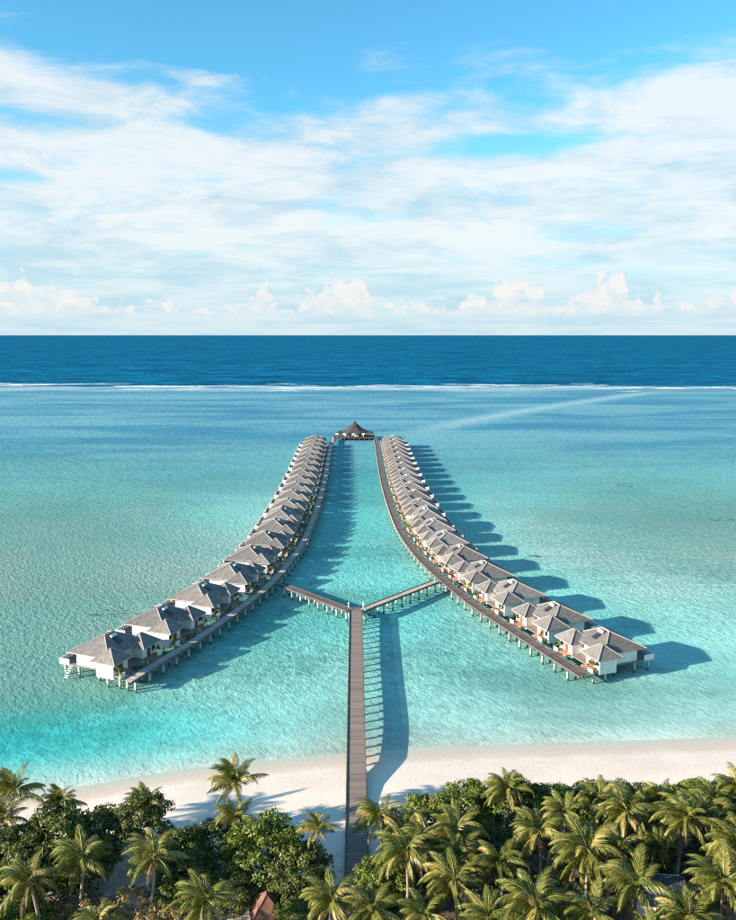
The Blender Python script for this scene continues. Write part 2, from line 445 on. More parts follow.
rip = t.m('MULTIPLY', t.noise(t.vm('MULTIPLY', rv.outputs[0], (0.9, 1.55, 1)), 0.66, 3.0, 0.6, 0.7), t.ss(t.m('SUBTRACT', py_, t.m('MULTIPLY', px_, 0.14)), 114.0, 190.0, 0.22, 1.0))
t.put(b.inputs['Normal'], t.bump(rip, 1.0, 0.66))
M['bed'] = mb_

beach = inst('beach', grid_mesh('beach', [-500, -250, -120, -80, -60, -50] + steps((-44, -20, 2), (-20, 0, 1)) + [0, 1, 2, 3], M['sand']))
tag(beach, 'pale coral sand beach below the palms', None, None, 'structure')
seabed = inst('seabed', grid_mesh('seabed', steps((3, 60, 1.5), (60, 220, 3), (220, 520, 6), (520, 1200, 20)) + [1200, 1400, 1800, 3000, 6000, 12000, 40000], M['bed']))
tag(seabed, 'sand and weed bottom of the shallow lagoon', None, None, 'structure')

# water
mw = bpy.data.materials.new('sea_water'); mw.use_nodes = True
t = NT(mw.node_tree); t.n.clear()
p = pos(t); px_, py_, pz_ = t.sep(p)
REEF = 985.0
warp = t.m('MULTIPLY', t.m('SUBTRACT', t.noise(t.vm('MULTIPLY', p, (1, 1, 0)), 0.006, 2.0, 0.6), 0.5), 90.0)
yy = t.m('ADD', py_, warp)
deep = t.ss(yy, REEF - 25, REEF + 65)
dist = t.ss(py_, 170.0, 560.0)
rot = t.new('ShaderNodeVectorRotate', rotation_type='Z_AXIS'); rot.inputs['Angle'].default_value = R(24); t.put(rot.inputs['Vector'], p)
pr = rot.outputs[0]
w1 = t.noise(t.vm('MULTIPLY', pr, (0.55, 1.5, 1)), 0.75, 2.0, 0.6)
w2 = t.noise(t.vm('MULTIPLY', pr, (0.6, 1.4, 1)), 0.22, 2.0, 0.6)
w3 = t.noise(t.vm('MULTIPLY', p, (0.5, 1.6, 1)), 0.035, 3.0, 0.6)
hgt = t.m('ADD', t.m('MULTIPLY', w1, 0.26), t.m('ADD', t.m('MULTIPLY', w2, 0.50), t.m('MULTIPLY', w3, t.ss(deep, 0, 1, 0.5, 7.0))))
calm = t.ss(pz_, -1, 1, 1, 1)
bn = t.bump(hgt, 1.0, 1.6)
fr = t.new('ShaderNodeFresnel'); fr.inputs['IOR'].default_value = 1.33; t.put(fr.inputs['Normal'], bn)
frc = t.m('MINIMUM', t.m('MULTIPLY', fr.outputs[0], t.ss(deep, 0, 1, 0.09, 0.05)), t.ss(deep, 0, 1, 0.05, 0.04))
# light scattered back out of the water body
band = t.noise(t.vm('MULTIPLY', p, (0.28, 1.0, 0.0)), 0.016, 5.0, 0.62, 0.8)
farc = t.mix(t.ss(band, 0.36, 0.64), (0.06, 0.25, 0.38, 1), (0.17, 0.40, 0.48, 1))
scat = t.mix(dist, (0.19, 0.50, 0.50, 1), farc)
milk = t.m('MULTIPLY', t.m('MULTIPLY', t.ss(yy, REEF - 95, REEF - 20), t.ss(yy, REEF + 10, REEF + 60, 1.0, 0.0)), t.ss(band, 0.35, 0.6, 0.25, 0.8))
scat = t.mix(milk, scat, (0.40, 0.56, 0.60, 1))
stx = t.m('ABSOLUTE', t.m('SUBTRACT', t.m('SUBTRACT', px_, 36.0), t.m('MULTIPLY', t.m('POWER', t.m('MAXIMUM', t.m('SUBTRACT', py_, 530.0), 0.0), 1.18), 0.261)))
stk = t.m('MULTIPLY', t.ss(t.m('ADD', stx, t.m('MULTIPLY', band, 34.0)), 10.0, 46.0, 1.0, 0.0), t.m('MULTIPLY', t.ss(py_, 480.0, 600.0), t.ss(py_, 860.0, 960.0, 1.0, 0.0)))
scat = t.mix(t.m('MULTIPLY', stk, 0.7), scat, (0.42, 0.60, 0.63, 1))       # drifting sand and foam inside the reef
scat = t.mix(deep, scat, t.mix(t.ss(t.m('ADD', t.m('MULTIPLY', w3, 0.5), t.m('MULTIPLY', band, 0.5)), 0.38, 0.62), (0.001, 0.070, 0.148, 1), (0.004, 0.158, 0.290, 1)))
dif = t.new('ShaderNodeBsdfDiffuse'); t.put(dif.inputs['Color'], scat); t.put(dif.inputs['Normal'], bn)
trn = t.new('ShaderNodeBsdfTransparent')
nearshore = t.ss(t.m('SUBTRACT', py_, t.m('MULTIPLY', px_, 0.12)), 112.0, 128.0)
kbase = t.m('MULTIPLY', nearshore, t.m('ADD', 0.06, t.m('MULTIPLY', dist, 0.74)))
kk = t.m('MAXIMUM', kbase, deep)
m1 = t.new('ShaderNodeMixShader'); t.put(m1.inputs[0], kk); t.l.new(trn.outputs[0], m1.inputs[1]); t.l.new(dif.outputs[0], m1.inputs[2])
gl = t.new('ShaderNodeBsdfGlossy'); gl.inputs['Roughness'].default_value = 0.12; t.put(gl.inputs['Normal'], bn)
m2 = t.new('ShaderNodeMixShader'); t.put(m2.inputs[0], frc); t.l.new(m1.outputs[0], m2.inputs[1]); t.l.new(gl.outputs[0], m2.inputs[2])
va = t.new('ShaderNodeVolumeAbsorption')
va.inputs['Color'].default_value = (0.0, 0.925, 0.97, 1)
va.inputs['Density'].default_value = 0.36
out = t.new('ShaderNodeOutputMaterial')
t.l.new(m2.outputs[0], out.inputs['Surface']); t.l.new(va.outputs[0], out.inputs['Volume'])
M['water'] = mw
wb = MB()
wb.box(-40000, 40000, 88, 40000, -75, 0)
sea = wb.build('sea', M['water'])
tag(sea, 'turquoise lagoon water turning deep blue beyond the reef', None, None, 'structure')

# ------------------------------------------------------------------ surf on the reef edge
rnd = random.Random(11)
mf, t, b = principled('sea_foam', 0.9, 0.1)
n = t.noise(t.vm('MULTIPLY', pos(t), (0.4, 1.0, 1)), 0.08, 4.0)
t.put(b.inputs['Base Color'], t.mix(t.ss(n, 0.35, 0.65), (0.36, 0.48, 0.53, 1), (0.72, 0.77, 0.78, 1)))
sm = MB()
def foam(cx, cy, L, Wd, h):
    n = 14
    up, lo, md = [], [], []
    for i in range(n + 1):
        u = i / n
        prof = math.sin(math.pi * u) ** 0.6
        x = cx + (u - 0.5) * L
        yc = cy + 5 * math.sin(u * 5 + cx * .01) + rnd.uniform(-2, 2)
        hw = Wd * prof * rnd.uniform(0.45, 1.0) * 0.5
        up.append((x, yc + hw, 0.03)); lo.append((x, yc - hw * 1.3, 0.03)); md.append((x, yc + hw * 0.2, 0.03 + h * prof * rnd.uniform(.5, 1)))
    vs = lo + md + up; k = n + 1
    fs = [(i, i + 1, k + i + 1, k + i) for i in range(n)] + [(k + i, k + i + 1, 2*k + i + 1, 2*k + i) for i in range(n)]
    sm.add(vs, fs)
def reef_y(x): return 1005 - 0.035 * x + 20 * math.sin(x * 0.011) + 14 * math.sin(x * 0.031 + 1) + 8 * math.sin(x * .083)
x = -900.0
while x < 900:
    L = rnd.uniform(25, 110)
    foam(x, reef_y(x) + rnd.uniform(-14, 14), L * 1.1, rnd.uniform(6, 34), rnd.uniform(.1, 1.0))
    if rnd.random() < 0.45: foam(x + rnd.uniform(-30, 30), reef_y(x) - rnd.uniform(25, 60), L * .7, rnd.uniform(5, 12), rnd.uniform(.1, .3))
    if rnd.random() < 0.30: foam(x + rnd.uniform(-30, 30), reef_y(x) + rnd.uniform(25, 60), L * .6, rnd.uniform(5, 10), rnd.uniform(.3, .8))
    x += L * rnd.uniform(0.45, 0.8)
surf = sm.build('surf', mf, None, True)
tag(surf, 'white line of surf breaking along the reef edge', 'surf', None, 'stuff')

# coral heads showing as dark patches in the lagoon
mc = mat_plain('coral_rock', (0.11, 0.105, 0.075), 0.95, 0.4, 0.6)
def coral(cx, cy, rx, ry, label, seed):
    r = random.Random(seed)
    zb = float(ground_z(np.array(cx, float), np.array(cy, float)))
    root = empty('coral_patch', (cx, cy, zb)); tag(root, label, 'coral', 'coral patches in the lagoon')
    for m in range(9):
        m_ = MB(); n = 9; vs = [(0, 0, 0.12)]; fs = []
        ox, oy = r.gauss(0, .5) * rx, r.gauss(0, .5) * ry
        sx, sy = rx * r.uniform(.12, .42), ry * r.uniform(.12, .4)
        for (k, h) in ((0.5, 0.09), (1.0, -0.1)):
            for i in range(n):
                a = 2 * math.pi * i / n; q = k * r.uniform(.6, 1.35)
                vs.append((ox + sx * q * math.cos(a), oy + sy * q * math.sin(a), h * r.uniform(.6, 1.1)))
        vs[0] = (ox, oy, 0.12)
        for i in range(n):
            j = (i + 1) % n
            fs.append((0, 1 + i, 1 + j)); fs.append((1 + i, 1 + n + i, 1 + n + j, 1 + j))
        m_.add(vs, fs); m_.build('coral_mound', mc, root, True)
for k, a in enumerate((
    (73, 403, 5, 8, 'small dark coral patch, left one of the pair beyond the right villas'),
    (108, 400, 6, 7, 'small dark coral patch, right one of the pair near the pale sand streak'),
    (113, 346, 7, 6, 'dark coral patch in the middle of the right lagoon'),
    (126, 278, 6, 3.5, 'dark coral patch near the right edge of the photo'),
    (49.5, 230, 3.2, 2.0, 'small coral patch just off the shadow tips of the right villas'),
    (-61, 181.5, 5.5, 2.2, 'faint coral patch left of the second villa in the left row'))): coral(*a, k)

# ------------------------------------------------------------------ jetties
def smooth_path(pts, step=1.0):
    pts = [Vector((x, y, 0)) for x, y in pts]
    out = []
    for i in range(len(pts) - 1):
        p0 = pts[max(i-1, 0)]; p1 = pts[i]; p2 = pts[i+1]; p3 = pts[min(i+2, len(pts)-1)]
        n = max(2, int((p2 - p1).length / step))
        for k in range(n):
            u = k / n
            out.append(0.5 * ((2*p1) + (p2-p0)*u + (2*p0-5*p1+4*p2-p3)*u*u + (3*p1-p0-3*p2+p3)*u**3))
    out.append(pts[-1])
    return out
def resample(path, d):
    acc = 0.0; out = [path[0].copy()]; need = d
    for a, b_ in zip(path[:-1], path[1:]):
        L = (b_ - a).length
        while acc + L >= need:
            out.append(a.lerp(b_, (need - acc) / L)); need += d
        acc += L
    return out
DECK = 2.05
def make_jetty(name, label, pts, width, bent, plank=0.24, pile_r=0.17, kerb=True, group=None, mat='jetty', skip_ends=0, pile_off=None):
    root = empty(name, (pts[0][0], pts[0][1], 0))
    tag(root, label, 'jetty', group)
    off = Vector((pts[0][0], pts[0][1], 0))
    path = smooth_path(pts, 0.6)
    st = resample(path, plank)
    rr = random.Random(hash(label) % 1000 if False else len(label))
    pk = MB()
    for a, b_ in zip(st[:-1], st[1:]):
        d = (b_ - a); L = d.length; d.normalize(); nrm = Vector((-d.y, d.x, 0))
        h = width / 2 + rr.uniform(-.03, .03); z1 = DECK + rr.uniform(-.012, .012)
        a2 = a - off + d * 0.012; b2 = b_ - off - d * 0.012
        vs = []
        for z in (DECK - 0.07, z1):
            for q, s_ in ((a2, -1), (b2, -1), (b2, 1), (a2, 1)):
                v = q + nrm * (h * s_); vs.append((v.x, v.y, z))
        pk.add(vs, [(4,5,6,7),(0,1,5,4),(1,2,6,5),(2,3,7,6),(3,0,4,7)])
    o = pk.build('planking', M[mat], root); o['kind'] = 'stuff'
    # stringers and kerbs follow the path
    def strip(nm, dist_, w, z0, z1, m_):
        sb = MB(); q = resample(path, 1.5); q.append(path[-1]); prev = None
        for i, a in enumerate(q):
            d = (q[min(i+1, len(q)-1)] - q[max(i-1, 0)]).normalized(); nrm = Vector((-d.y, d.x, 0))
            c_ = a - off + nrm * dist_
            vs = [(c_ + nrm * (-w/2)), (c_ + nrm * (w/2))]
            sb.v += [(vs[0].x, vs[0].y, z0), (vs[1].x, vs[1].y, z0), (vs[1].x, vs[1].y, z1), (vs[0].x, vs[0].y, z1)]
            if i:
                k = 4 * i
                for e in range(4):
                    f_ = (e + 1) % 4
                    sb.f.append((k - 4 + e, k - 4 + f_, k + f_, k + e)); sb.mi.append(0)
        sb.build(nm, m_, root)
    for sgn in (-1, 1):
        strip('stringer', sgn * (width/2 - 0.28), 0.2, DECK - 0.44, DECK - 0.075, M['beam'])
        if kerb: strip('kerb_board', sgn * (width/2 - 0.06), 0.10, DECK + 0.02, DECK + 0.13, M['beam'])
    pm = MB(); pm.box(-pile_r, pile_r, -pile_r, pile_r, -2.6, DECK - 0.66); pmesh = pm.mesh('pile', M['pile'])
    cm = MB(); cm.box(-0.09, 0.09, -width/2 - 0.08, width/2 + 0.08, DECK - 0.66, DECK - 0.445); cmesh = cm.mesh('crossbeam', M['pile'])
    bents = resample(path, bent)
    bents = bents[skip_ends:]
    for i, a in enumerate(bents):
        nx = bents[min(i+1, len(bents)-1)] - bents[max(i-1, 0)]
        rz = math.atan2(nx.y, nx.x); nrm = Vector((-nx.y, nx.x, 0)).normalized()
        q = a - off
        inst('crossbeam', cmesh, root, (q.x, q.y, 0), (0, 0, rz))
        for sgn in (-1, 1):
            c_ = q + nrm * (sgn * (pile_off if pile_off else width/2 - 0.2))
            inst('pile', pmesh, root, (c_.x, c_.y, 0), (0, 0, rz))
    return root, path
J = Vector((-2.85, 176.2, 0))
make_jetty('main_jetty', 'long straight brown plank jetty running from the beach to the fork', [(-1.15, 77.0), (-2.0, 125.0), (-2.85, 177.2)], 2.9, 2.95, mat='mainplank', pile_off=0.30, pile_r=0.12)
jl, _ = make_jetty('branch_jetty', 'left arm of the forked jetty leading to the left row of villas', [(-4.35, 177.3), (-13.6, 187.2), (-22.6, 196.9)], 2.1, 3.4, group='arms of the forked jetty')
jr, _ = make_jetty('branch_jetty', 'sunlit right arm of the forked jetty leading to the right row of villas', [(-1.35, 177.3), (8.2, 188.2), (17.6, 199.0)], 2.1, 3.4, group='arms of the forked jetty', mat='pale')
LW = [(-21.8, 489), (-20.6, 417), (-19.0, 343.8), (-18.7, 283.5), (-19.7, 240.8), (-22.0, 216.6), (-25.1, 195.9), (-29.9, 177.9), (-35.4, 160.5), (-40.2, 148.4), (-44.2, 138.6)]
RW = [(4.8, 489), (5.6, 417), (6.6, 343.8), (8.3, 292), (10.6, 253.6), (14.5, 223.8), (18.6, 204.4), (24.3, 183.2), (29.3, 169.4), (34.9, 154.8), (40.3, 141.2)]
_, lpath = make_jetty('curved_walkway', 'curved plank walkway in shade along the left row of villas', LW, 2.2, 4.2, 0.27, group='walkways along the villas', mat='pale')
_, rpath = make_jetty('curved_walkway', 'curved plank walkway along the right row of villas', RW, 2.2, 4.2, 0.27, group='walkways along the villas')
# small deck with two posts where the jetty forks
fk = empty('fork_platform', (J.x, J.y + 1.9, 0)); tag(fk, 'small triangular plank platform where the jetty forks', 'platform')
pm_ = MB()
pm_.add([(-1.45, -.85, DECK - .02), (1.45, -.85, DECK - .02), (2.9, 1.2, DECK - .02), (0, 0.9, DECK - .02), (-2.9, 1.2, DECK - .02),
         (-1.45, -.85, DECK - .3), (1.45, -.85, DECK - .3), (2.9, 1.2, DECK - .3), (0, 0.9, DECK - .3), (-2.9, 1.2, DECK - .3)],
        [(0,1,3),(1,2,3),(0,3,4),(5,6,1,0),(6,7,2,1),(7,8,3,2),(8,9,4,3),(9,5,0,4)])
pm_.build('deck', M['jetty'], fk)
for xx in (-1.7, 1.7):
    q = MB(); q.box(xx - .11, xx + .11, .5, .72, -2.4, DECK + 1.05); q.build('post', M['white'], fk)
    q = MB(); q.box(xx - .17, xx + .17, .44, .78, DECK + 1.053, DECK + 1.25); q.build('lamp_head', M['tank'], fk)

# ------------------------------------------------------------------ water villas
# local axes: +x out to the lagoon, y along the row, z = 0 at the water
D = DECK
def villa_meshes(big):
    hy = 7.8 if big else 5.75          # half length of the main roof
    ry = 3.4 if big else 1.15          # half ridge
    wy = hy - 0.95
    Z1 = 7.6 if big else 7.25
    parts = []                          # (name, mesh, parent index, loc, rot, label)
    def p(name, mb, mats, par=None, loc=(0,0,0), rot=(0,0,0), smooth=False):
        parts.append((name, mb.mesh(name, mats, smooth) if isinstance(mb, MB) else mb, par, loc, rot)); return len(parts) - 1
    q = MB(); q.box(-6.3, 4.3, -wy - .25, wy + .25, D - .22, D); p('floor_deck', q, M['deck'])
    q = MB(); q.box(-3.7, 3.9, -wy, wy, D, 4.8); wall = p('main_wall', q, M['white'])
    # main roof
    q = MB(); q.hip(-4.7, 5.3, -hy, hy, 4.8, Z1, (0, -ry), (0, ry)); roof = p('main_roof', q, [M['roof'], M['fascia']])
    q = MB()
    for (ex, ey) in ((-4.7, -hy), (5.3, -hy), (5.3, hy), (-4.7, hy)):
        q.tube([(0, math.copysign(ry, ey), Z1 + .02), (ex, ey, 4.83)], 0.13, 5)
    q.tube([(0, -ry, Z1 + .03), (0, ry, Z1 + .03)], 0.15, 5)
    p('ridge_cap', q, M['ridge'], roof)
    # solar water heater on the slope that faces the walkway
    sl_ = math.atan2(Z1 - 4.8, 4.7)
    Mx = Matrix.Translation((-2.0, 0, 4.8 + (2.7) * math.tan(sl_) + 0.16)) @ Matrix.Rotation(-sl_, 4, 'Y')
    q = MB(); q.box(-1.0, 0.75, -0.55, 0.55, -.05, .07, 0, Mx); p('solar_panel', q, M['panel'], roof)
    q = MB(); q.box(0.8, 1.3, -0.75, 0.75, -.05, .42, 0, Mx); p('water_tank', q, M['tank'], roof)
    # seaward terraces with low white parapets, one for each half of the house
    for s in (-1, 1):
        y0, y1 = (0.25, wy + .2) if s > 0 else (-wy - .2, -0.25)
        q = MB(); q.box(4.303, 8.0, y0, y1, D - .26, D - .02); ter = p('terrace', q, M['deck'])
        q = MB()
        q.box(7.85, 8.03, y0, y1, D - .30, D + .85)
        q.box(5.6, 7.847, y1 - .16, y1 + .02, D - .30, D + .85) if s > 0 else q.box(5.6, 7.847, y0 - .02, y0 + .16, D - .30, D + .85)
        p('parapet', q, M['white'], ter)
        ym = (y0 + y1) / 2
        q = MB(); q.box(3.903, 3.96, ym - 1.5, ym + 1.5, D + .02, D + 2.3); dr = p('terrace_door', q, M['glass'])
        q = MB()
        for e in (-1.56, -.03, 1.5): q.box(3.905, 4.0, ym + e, ym + e + .06, D + .02, D + 2.36)
        p('door_frame', q, M['door'], dr)
        for xx in (6.9,):
            q = MB(); q.box(xx - .16, xx + .16, (y1 - .5 if s > 0 else y0 + .2), (y1 - .2 if s > 0 else y0 + .5), -2.4, D - .265); p('stilt', q, M['pile'])
        # stair down to the lagoon
        if s > 0:
            q = MB()
            for k in range(6):
                z = D - .35 - k * .32; q.box(4.6 , 5.5, y1 + .05 + k * .3, y1 + .36 + k * .3, z - .06, z)
            p('water_stair', q, M['white'])
    # two entrance wings towards the walkway
    for s in (-1, 1):
        cy = s * (hy - 1.45)
        q = MB(); q.box(-6.1, -2.2, cy - 2.1, cy + 2.1, D - .75, 4.4); wg = p('wing_wall', q, M['white'])
        q = MB(); q.hip(-7.0, -1.3, cy - 2.7, cy + 2.7, 4.4, 6.45, (-4.15, cy - .25), (-4.15, cy + .25)); wr = p('wing_roof', q, [M['roof'], M['fascia']])
        q = MB()
        for ex in (-7.0, -1.3):
            for ey in (cy - 2.7, cy + 2.7): q.tube([(-4.15, cy + math.copysign(.25, ey - cy), 6.47), (ex, ey, 4.43)], 0.11, 5)
        p('ridge_cap', q, M['ridge'], wr)
        q = MB(); q.box(-6.16, -6.103, cy - s * .2 - .5, cy - s * .2 + .5, D, D + 2.05); dr = p('door', q, M['door'], wg)
        q = MB(); q.box(-6.16, -6.103, cy + s * 1.35 - .45, cy + s * 1.35 + .45, D + .9, D + 1.9); p('window', q, M['glass'], wg)
        # porch: terracotta floor, low white planter wall, bridge to the walkway
        yb = cy - s * 0.2
        q = MB(); q.box(-7.5, -6.303, cy - 1.9, cy + 1.9, D - .24, D - .01); po = p('porch', q, M['porch'])
        q = MB(); q.box(-7.66, -7.503, cy + (0.55 if s > 0 else -2.0), cy + (2.0 if s > 0 else -0.55), D - .3, D + .55); p('planter_wall', q, M['white'], po)
        q = MB(); q.box(-9.0, -7.51, yb - .75, yb + .75, D - .2, D - .03); p('entry_bridge', q, M['deck'])
        for (xx, yy_) in ((-7.1, cy - 1.6), (-7.1, cy + 1.6), (-4.6, cy + s * 1.9)):
            q = MB(); q.box(xx - .16, xx + .16, yy_ - .16, yy_ + .16, -2.4, D - .23); p('stilt', q, M['pile'])
    for xx in (-1.2, 3.6):
        for yy_ in (-wy + .2, 0.0, wy - .2):
            q = MB(); q.box(xx - .17, xx + .17, yy_ - .17, yy_ + .17, -2.4, D - .225); p('stilt', q, M['pile'])
    return parts
VP = {False: villa_meshes(False), True: villa_meshes(True)}
def place_villa(loc, rz, label, group, big):
    root = empty('water_villa', loc, rz); tag(root, label, 'villa', group)
    made = []
    for (nm, me, par, lo, ro) in VP[big]:
        made.append(inst(nm, me, root if par is None else made[par], lo, ro))
    return root
ORD = ['first', 'second', 'third', 'fourth', 'fifth', 'sixth', 'seventh', 'eighth', 'ninth', 'tenth', 'eleventh', 'twelfth', 'thirteenth', 'fourteenth', 'fifteenth', 'sixteenth', 'seventeenth', 'eighteenth', 'nineteenth', 'twentieth']
RPK = [(47.3, 151.3), (41.1, 166.8), (35.6, 183.2), (30.9, 199.3), (26.8, 215.4), (23.6, 231.4), (21.4, 247.1), (20.4, 260.6)]
LPK = [(-51.6, 149.5), (-45.8, 165.0), (-40.5, 181.2), (-36.2, 197.6), (-32.5, 214.2), (-29.9, 230.6), (-28.4, 247.0), (-28.3, 260.8)]
def far_pk(x0, x1): return [(x0 + (x1 - x0) * k / 11, 274.8 + 16.6 * k) for k in range(12)]
RPK += far_pk(20.2, 17.4); LPK += far_pk(-28.6, -30.8)
# the two-bedroom house stands wider: spread the row a little around it
def spread(pk):
    o = []
    for i, (x, y) in enumerate(pk): o.append((x, y + (1.6 if i == 7 else 0) + (4.2 if i > 7 else 0) * max(0, 1 - (i - 8) / 11.0)))
    return o
RPK = spread(RPK); LPK = spread(LPK)
shrub_spots = []
for side, pk, path in (('right', RPK, rpath), ('left', LPK, lpath)):
    for i, (x, y) in enumerate(pk):
        c_ = Vector((x, y, 0))
        k = min(range(len(path)), key=lambda j: (path[j] - c_).length_squared)
        a = path[max(k - 6, 0)]; b_ = path[min(k + 6, len(path) - 1)]
        d = (b_ - a).normalized()
        n_ = Vector((-d.y, d.x, 0))
        if n_.dot(c_ - path[k]) < 0: n_ = -n_
        rz = math.atan2(n_.y, n_.x)
        c_ = path[k] + n_ * 9.95 + d * d.dot(c_ - path[k])
        big = (i == 7)
        kind = 'wider grey-roofed twin water villa' if big else ('white-walled grey-roofed twin water villa' if side == 'right' else 'white twin water villa with shaded grey roof')
        where = f'nearest the beach in the {side} row' if i == 0 else (f'farthest of the {side} row' if i == len(pk) - 1 else f'{ORD[i]} from the beach in the {side} row')
        place_villa((c_.x, c_.y, 0), rz, f'{kind}, {where}', f'water villas of the {side} row', big)
        if i < 10:
            Mv = Matrix.Translation(c_) @ Matrix.Rotation(rz, 4, 'Z')
            for s in (-1, 1):
                hy = 7.8 if big else 5.75
                q = Mv @ Vector((-7.05, s * (hy - 1.45) + s * 1.15, D - .03))
                # which wing is nearer the beach
                near = (Mv @ Vector((0, s, 0))).y < c_.y
                shrub_spots.append((q, side, i, near))

# ------------------------------------------------------------------ pavilion at the far end
pv_ = empty('restaurant_pavilion', (-8.4, 497.0, 0), 0, 0.86); tag(pv_, 'dark pavilion with tall pointed shingle roof at the far end of the walkways', 'pavilion')
q = MB(); q.box(-14.6, 14.6, -9.0, 10.0, D - .35, D); p_deck = q.build('deck', M['beam'], pv_)
for xx in np.linspace(-14.2, 14.2, 9):
    for yy_ in (-8.7, 0.3, 9.6):
        q = MB(); q.box(xx - .22, xx + .22, yy_ - .22, yy_ + .22, -3.4, D - .36); q.build('pile', M['beam'], pv_)
q = MB()
for (a0, a1) in (((-14.5, -8.95), (14.5, -8.95)), ((-14.5, -8.95), (-14.5, 9.9)), ((14.5, -8.95), (14.5, 9.9))):
    x0, x1 = sorted((a0[0], a1[0])); y0, y1 = sorted((a0[1], a1[1]))
    q.box(x0 - .06, x1 + .06, y0 - .06, y1 + .06, D + .85, D + .97)
    n = int(max(x1 - x0, y1 - y0) / 1.6)
    for k in range(n + 1):
        u = k / n; xx, yy_ = x0 + (x1 - x0) * u, y0 + (y1 - y0) * u
        q.box(xx - .05, xx + .05, yy_ - .05, yy_ + .05, D, D + .85)
q.build('railing', M['beam'], pv_)
def oct_roof(name, prof, n, cx=0.0, cy=0.8, mat=M['slate'], sx=1.0, sy=1.0):
    q = MB(); vs = []; fs = []
    for (r_, z) in prof:
        for k in range(n):
            a = 2 * math.pi * (k + .5) / n; vs.append((cx + r_ * math.cos(a) * sx, cy + r_ * math.sin(a) * sy, z))
    for i in range(len(prof) - 1):
        for k in range(n): fs.append((i*n+k, i*n+(k+1)%n, (i+1)*n+(k+1)%n, (i+1)*n+k))
    fs.append(tuple((len(prof)-1)*n + k for k in range(n))); q.add(vs, fs)
    return q.build(name, mat, pv_)
skirt = oct_roof('roof', [(11.8, 4.9), (12.0, 5.15), (9.2, 6.2), (6.6, 7.5), (4.2, 9.0), (3.6, 9.2)], 8, sy=.8)
lant = oct_roof('lantern_roof', [(3.9, 9.3), (4.0, 9.5), (2.4, 10.6), (1.2, 12.0), (.12, 13.4)], 8, sy=.9)
for sgn in (-1, 1):
    q = MB(); q.hip(sgn * 11.0 - 2.6, sgn * 11.0 + 2.6, -5.5, 4.0, 4.6, 6.1, (sgn * 11.0, -2.5), (sgn * 11.0, 1.5)); q.build('side_roof', [M['slate'], M['beam']], pv_)
for k in range(8):
    a = 2 * math.pi * (k + .5) / 8; xx, yy_ = 10.6 * math.cos(a), .8 + 8.4 * math.sin(a)
    q = MB(); q.box(xx - .16, xx + .16, yy_ - .16, yy_ + .16, D, 5.2); q.build('column', M['beam'], pv_)
q = MB(); q.box(-8.2, 8.2, 1.0, 6.5, D, 5.0); q.build('inner_wall', M['door'], pv_)
for (xx, w_) in ((-6.6, 2.0), (-4.2, 1.0), (-1.8, 1.6), (0.6, 1.8), (2.4, 1.2), (6.0, 1.4)):
    q = MB(); q.box(xx - w_ / 2, xx + w_ / 2, -6.4, -6.3, D + .5, 4.7); q.build('white_curtain', M['white'], pv_)
def parasol(x, y, label):
    r_ = empty('parasol', (x, y, D)); tag(r_, label, 'parasol', 'parasols on the pavilion deck')
    q = MB(); q.tube([(0, 0, 0), (0, 0, 2.3)], .05, 6); q.build('pole', M['tank'], r_)
    q = MB(); n = 8; vs = [(0, 0, 2.55)] + [(1.5 * math.cos(2*math.pi*k/n), 1.5 * math.sin(2*math.pi*k/n), 1.95) for k in range(n)] + [(1.5 * math.cos(2*math.pi*k/n), 1.5 * math.sin(2*math.pi*k/n), 1.8) for k in range(n)]
    q.add(vs, [(0, 1 + k, 1 + (k+1) % n) for k in range(n)] + [(1 + k, 1 + n + k, 1 + n + (k+1) % n, 1 + (k+1) % n) for k in range(n)])
    q.build('canopy', M['tank'], r_)
for x_, lb in ((-20.6, 'pale parasol at the left end of the pavilion deck'), (-15.2, 'pale parasol on the pavilion deck left of the middle'), (-8.6, 'pale parasol at the middle front of the pavilion deck'), (-1.6, 'pale parasol on the pavilion deck right of the middle')):
    parasol(-8.4 + (x_ + 8.4) * .86, 490.6, lb)

